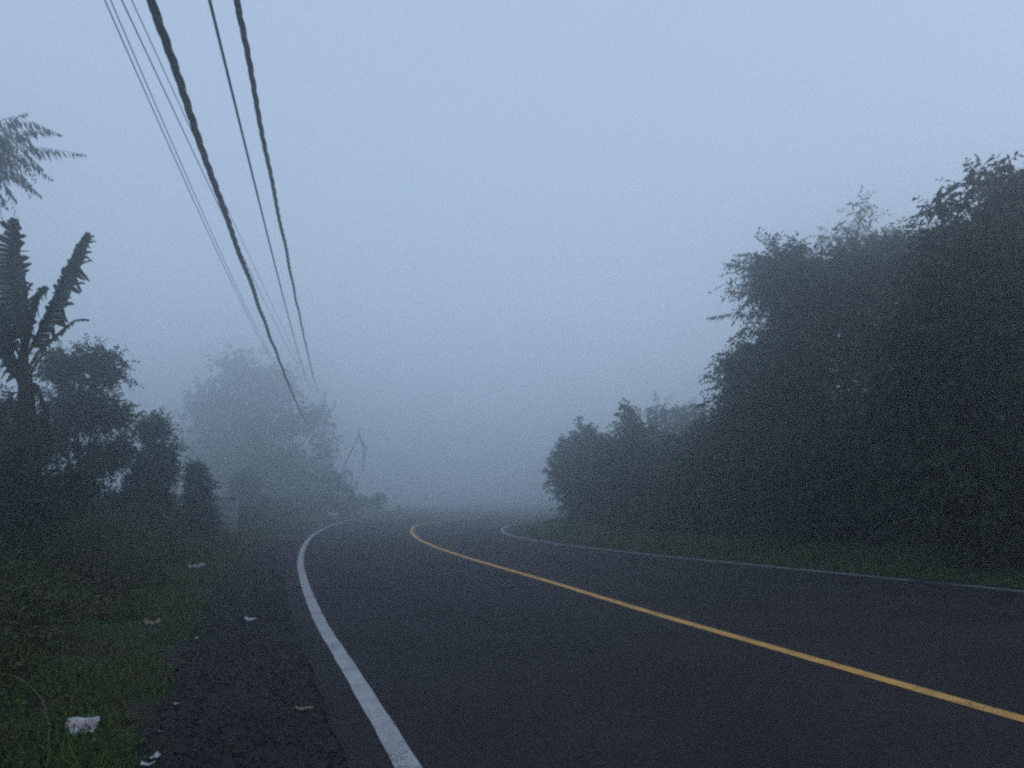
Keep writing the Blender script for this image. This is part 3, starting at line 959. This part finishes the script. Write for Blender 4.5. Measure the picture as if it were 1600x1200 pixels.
# ------------------------------------------------------------------ litter
def printed_mat():
    m = bpy.data.materials.new('printed_wrapper')
    m.use_nodes = True
    n, l = m.node_tree.nodes, m.node_tree.links
    b = n['Principled BSDF']; b.inputs['Roughness'].default_value = 0.45
    tc = n.new('ShaderNodeTexCoord'); sp = n.new('ShaderNodeSeparateXYZ')
    no = n.new('ShaderNodeTexNoise'); no.inputs['Scale'].default_value = 14
    l.new(tc.outputs['Object'], no.inputs['Vector']); l.new(tc.outputs['Object'], sp.inputs[0])
    ad = n.new('ShaderNodeMath'); ad.operation = 'MULTIPLY_ADD'; ad.inputs[1].default_value = 0.05
    l.new(no.outputs[0], ad.inputs[0]); l.new(sp.outputs['Y'], ad.inputs[2])
    mr = n.new('ShaderNodeMapRange'); mr.inputs[1].default_value = -0.055; mr.inputs[2].default_value = 0.10
    l.new(ad.outputs[0], mr.inputs[0])
    r = n.new('ShaderNodeValToRGB')
    e = r.color_ramp.elements
    e[0].position = 0.0; e[0].color = (0.42, 0.47, 0.46, 1)
    e[1].position = 1.0; e[1].color = (0.40, 0.42, 0.44, 1)
    for p, c in ((0.36, (0.38, 0.44, 0.43, 1)), (0.42, (0.16, 0.14, 0.18, 1)), (0.50, (0.20, 0.17, 0.20, 1)), (0.56, (0.33, 0.24, 0.24, 1)), (0.8, (0.36, 0.28, 0.27, 1))):
        q = e.new(p); q.color = c
    l.new(mr.outputs[0], r.inputs[0]); l.new(r.outputs[0], b.inputs['Base Color'])
    return m


M['printed'] = printed_mat()
M['plastic'] = mat('white_plastic', (0.42, 0.43, 0.43), 0.5, (0.30, 0.31, 0.32), scale=30)
M['drypaper'] = mat('dry_pale_leaf', (0.22, 0.19, 0.12), 0.8, (0.14, 0.12, 0.08), scale=25)


def crumple(name, label, cat, px, py, wx, wyy, rz, m, hgt=0.02, seed=0, tilt=0.0, group=None, shape=None, z=None):
    rs = np.random.default_rng(seed)
    g0 = gr(px, py, 0.0)
    zz = float(ground_z(g0.x, g0.y)) if z is None else z
    zz = max(zz, -0.012)
    g0 = gr(px, py, zz + 0.02)
    zz = max(float(ground_z(g0.x, g0.y)), -0.012)
    nx, ny = 15, 11
    fr = rs.uniform(20, 60, 4); phs = rs.uniform(0, 6, 4)
    V, Fs = [], []
    for layer in (0, 1):
        for j in range(ny):
            for i in range(nx):
                u, v = i / (nx - 1) - .5, j / (ny - 1) - .5
                ex = 1 + 0.10 * math.sin(5 * v + phs[0]) + rs.normal() * 0.012
                ey = 1 + 0.13 * math.sin(6 * u + phs[1]) + rs.normal() * 0.012
                x, y = u * wx * ex, v * wyy * ey
                if shape: x, y = shape(u, v, x, y)
                h = abs(math.sin(fr[0] * x + phs[2]) * 0.5 + math.sin(fr[1] * y + fr[2] * x * .5 + phs[3]) * 0.5) * hgt
                h += abs(u * v) * hgt * 3 + tilt * (y + wyy / 2)
                V.append((x, y, h + 0.012 + (0.0012 if layer else 0)))
        if layer == 0:
            base_n = nx * ny
    for layer in (0, 1):
        for j in range(ny - 1):
            for i in range(nx - 1):
                k = layer * nx * ny + j * nx + i
                Fs.append((k, k + 1, k + nx + 1, k + nx) if layer else (k, k + nx, k + nx + 1, k + 1))
    ring = [i for i in range(nx)] + [j * nx + nx - 1 for j in range(1, ny)] + [(ny - 1) * nx + i for i in range(nx - 2, -1, -1)] + [j * nx for j in range(ny - 2, 0, -1)]
    for a_, b_ in zip(ring, ring[1:] + ring[:1]):
        Fs.append((a_, b_, b_ + nx * ny, a_ + nx * ny))
    me = bpy.data.meshes.new(name)
    me.from_pydata(V, [], Fs)
    me.materials.append(m)
    o = bpy.data.objects.new(name, me)
    COL.objects.link(o)
    o.location = (g0.x, g0.y, zz)
    o.rotation_euler = (0, 0, rz)
    return tag(o, label, cat, group)


crumple('crumpled_wrapper', 'crumpled white and pink wrapper lying in the grass at bottom left', 'wrapper', 127, 1140, 0.165, 0.17, R(20), M['printed'], 0.006, 3, tilt=0.30)
crumple('plastic_scrap', 'flat white plastic scrap at the bottom edge, left of the shoulder', 'litter', 230, 1193, 0.075, 0.045, R(10), M['plastic'], 0.012, 4)
crumple('plastic_scrap', 'small curled white scrap just above the flat one at the bottom edge', 'litter', 243, 1182, 0.03, 0.055, R(-20), M['plastic'], 0.015, 5)
crumple('paper_scrap', 'pointed white paper scrap alone on the dark shoulder', 'litter', 392, 968, 0.13, 0.06, R(28), M['plastic'], 0.012, 6, tilt=0.3,
        shape=lambda u, v, x, y: (x, y * (1 - 0.85 * max(0, u + 0.1) * 1.6)))
crumple('plastic_bag', 'left half of the pale torn bag lying in the grass near the weeds', 'litter', 300, 889, 0.16, 0.16, R(10), M['plastic'], 0.05, 7, tilt=0.3)
crumple('plastic_bag', 'right half of the pale torn bag lying in the grass near the weeds', 'litter', 314, 888, 0.14, 0.15, R(-15), M['plastic'], 0.05, 8, tilt=0.3)
crumple('plastic_bag', 'faint white bag on the verge in the fog before the far hedge', 'litter', 520, 803, 0.8, 0.5, R(5), M['plastic'], 0.1, 9, tilt=0.5)
crumple('dry_leaf', 'large pale dead leaf at the edge of the weeds', 'dead leaf', 235, 975, 0.22, 0.10, R(-10), M['drypaper'], 0.03, 10, tilt=0.2)
crumple('dry_leaf', 'pale dry leaf flat on the shoulder near the white line', 'dead leaf', 474, 1107, 0.12, 0.035, R(-8), M['drypaper'], 0.01, 11, tilt=0.1)
crumple('pebble_scrap', 'tiny white bit in the grass above the crumpled wrapper', 'litter', 205, 1077, 0.022, 0.02, 0, M['plastic'], 0.01, 12)
crumple('pebble_scrap', 'tiny pinkish bit at the grass edge, right of the crumpled wrapper', 'litter', 250, 1142, 0.022, 0.022, 0, M['plastic'], 0.01, 13)
crumple('pebble_scrap', 'tiny pale bit where the grass meets the shoulder', 'litter', 276, 1100, 0.035, 0.018, 0.5, M['plastic'], 0.01, 14)
crumple('pebble_scrap', 'tiny white bit in the grass left of the pointed paper scrap', 'litter', 307, 996, 0.035, 0.035, 0.5, M['plastic'], 0.01, 15)

# arching dry stem at the lower left
ds = MB()
ctl = [(-60, 1052, 4.7), (-30, 1050, 4.62), (0, 1052, 4.55), (30, 1060, 4.5), (55, 1080, 4.45), (70, 1105, 4.4), (77, 1140, 4.38), (78, 1150, 4.38)]
pp = []
for q in range(1, len(ctl) - 2):
    P0_, P1_, P2_, P3_ = [at(*c) for c in ctl[q - 1:q + 3]]
    for u in np.linspace(0, 1, 8)[:-1]:
        pp.append(0.5 * ((2 * P1_) + (P2_ - P0_) * u + (2 * P0_ - 5 * P1_ + 4 * P2_ - P3_) * u * u + (3 * P1_ - P0_ - 3 * P2_ + P3_) * u ** 3))
ds.tube(pp, [0.0022 + 0.0012 * k / len(pp) for k in range(len(pp))], 6)
g1 = pp[-1]
ds.tube([g1, Vector((g1.x + .01, g1.y, float(ground_z(g1.x, g1.y)) - 0.01))], [0.0034, 0.0034], 6)
tag(ds.build('dry_grass_stalk', M['straw'], smooth=True), 'thin arching dry grass stalk at the lower left edge', 'grass stalk')

plant('thicket_shrub', 'low dark shrub wrapped round the foot of the banana plant', 'shrub', 11.3,
      [(30, 765, (36, 26)), (55, 800, (34, 22)), (5, 810, (36, 28)), (-30, 770, (40, 40)), (25, 725, (20, 22))], M['leaf_dark'],
      n=700, k=8, slen=0.25, llen=0.10, lw=0.042, trunk_r=0.03)
# low broad-leaved ground cover mixed into the verge
weeds_obj('ground_cover', 16000, left_pts(-0.1, 3.4, 1.8, 30, 0.42, lambda X, Y, o: edge_keep(X, Y, o) & (nz(X * 2.1 + 3, Y * 2.1, 21) > 0.0)),
          lambda X, Y: 0.05 + 0.035 * nz(X * 2, Y * 2, 2), M['cover'], 0.032, 0.018, k=4)
weeds_obj('dry_ground_cover', 7000, left_pts(-0.3, 3.4, 1.8, 26, 0.42, lambda X, Y, o: nz(X * 1.8 + 3, Y * 1.8, 31) > 0.15),
          lambda X, Y: 0.045 + 0.03 * nz(X * 2, Y * 2, 2), M['litterleaf'], 0.035, 0.012, k=3)
# fallen leaves on grass and shoulder
n = 700
Yf = 2.5 + 20 * rng.uniform(0, 1, n) ** 1.8
Xf = XL(Yf) - rng.uniform(0.5, 3.4, n)
Zf = np.maximum(ground_z(Xf, Yf), -0.012) + 0.02
Df = rng.normal(size=(n, 3)); Df[:, 2] *= 0.15
tag(leaves_mesh('fallen_leaves', np.stack([Xf, Yf, Zf], 1), Df, rng.uniform(.02, .07, n), rng.uniform(.01, .03, n), M['litterleaf'],
                N=np.tile(np.array([0, 0, 1.0]), (n, 1)) + rng.normal(size=(n, 3)) * .2), kind='stuff')
# gravel on the shoulder
n = 9000
Yf = 2.4 + 26 * rng.uniform(0, 1, n) ** 2
Xf = XL(Yf) - 0.3 - rng.uniform(0, 1.15, n)
sz = rng.uniform(.004, .016, n)
oct_ = np.array([[1, 0, 0], [0, 1, 0], [-1, 0, 0], [0, -1, 0], [0, 0, .8], [0, 0, -.8]])
V = (oct_[None] * sz[:, None, None] * rng.uniform(.6, 1.3, (n, 6, 1))) + np.stack([Xf, Yf, np.full(n, -0.008) + sz * .3], 1)[:, None, :]
fo = np.array([[0, 1, 4], [1, 2, 4], [2, 3, 4], [3, 0, 4], [1, 0, 5], [2, 1, 5], [3, 2, 5], [0, 3, 5]])
ff = (np.arange(n)[:, None, None] * 6 + fo[None]).reshape(-1)
M['pebble'] = mat('pebble', (0.026, 0.023, 0.023), 0.9, island=0.6)
tag(mesh_np('gravel', V.reshape(-1, 3), ff, np.arange(n * 8) * 3, np.full(n * 8, 3), M['pebble']), kind='stuff')
# weed tufts creeping onto the shoulder beside the asphalt
def tuft_pts(n):
    cs_ = [gr(*p) for p in ((470, 1060), (472, 1085), (480, 1140), (492, 1165), (505, 1190), (425, 1010), (380, 930), (345, 1080))]
    i = rng.integers(0, len(cs_), n)
    c = np.array([(p.x, p.y) for p in cs_])[i]
    return c[:, 0] + rng.normal(size=n) * .045, c[:, 1] + rng.normal(size=n) * .09
scatter_cover('shoulder_weeds', tuft_pts, 1300, M['grass'], lambda X, Y: 0.05 + 0 * X, 0.005, lean=0.9)

# ------------------------------------------------------------------ the fog
hz = bpy.data.materials.new('haze')
hz.use_nodes = True
n_, l_ = hz.node_tree.nodes, hz.node_tree.links
n_.clear()
o_ = n_.new('ShaderNodeOutputMaterial')
v_ = n_.new('ShaderNodeVolumePrincipled')
v_.inputs['Color'].default_value = (0.935, 0.972, 0.99, 1)
v_.inputs['Density'].default_value = 0.0170
v_.inputs['Anisotropy'].default_value = 0.88
l_.new(v_.outputs[0], o_.inputs['Volume'])
hb = MB().box((0, 168, 10.5), (610, 472, 27.0))
hob = hb.build('haze', hz)
tag(hob, kind='stuff')
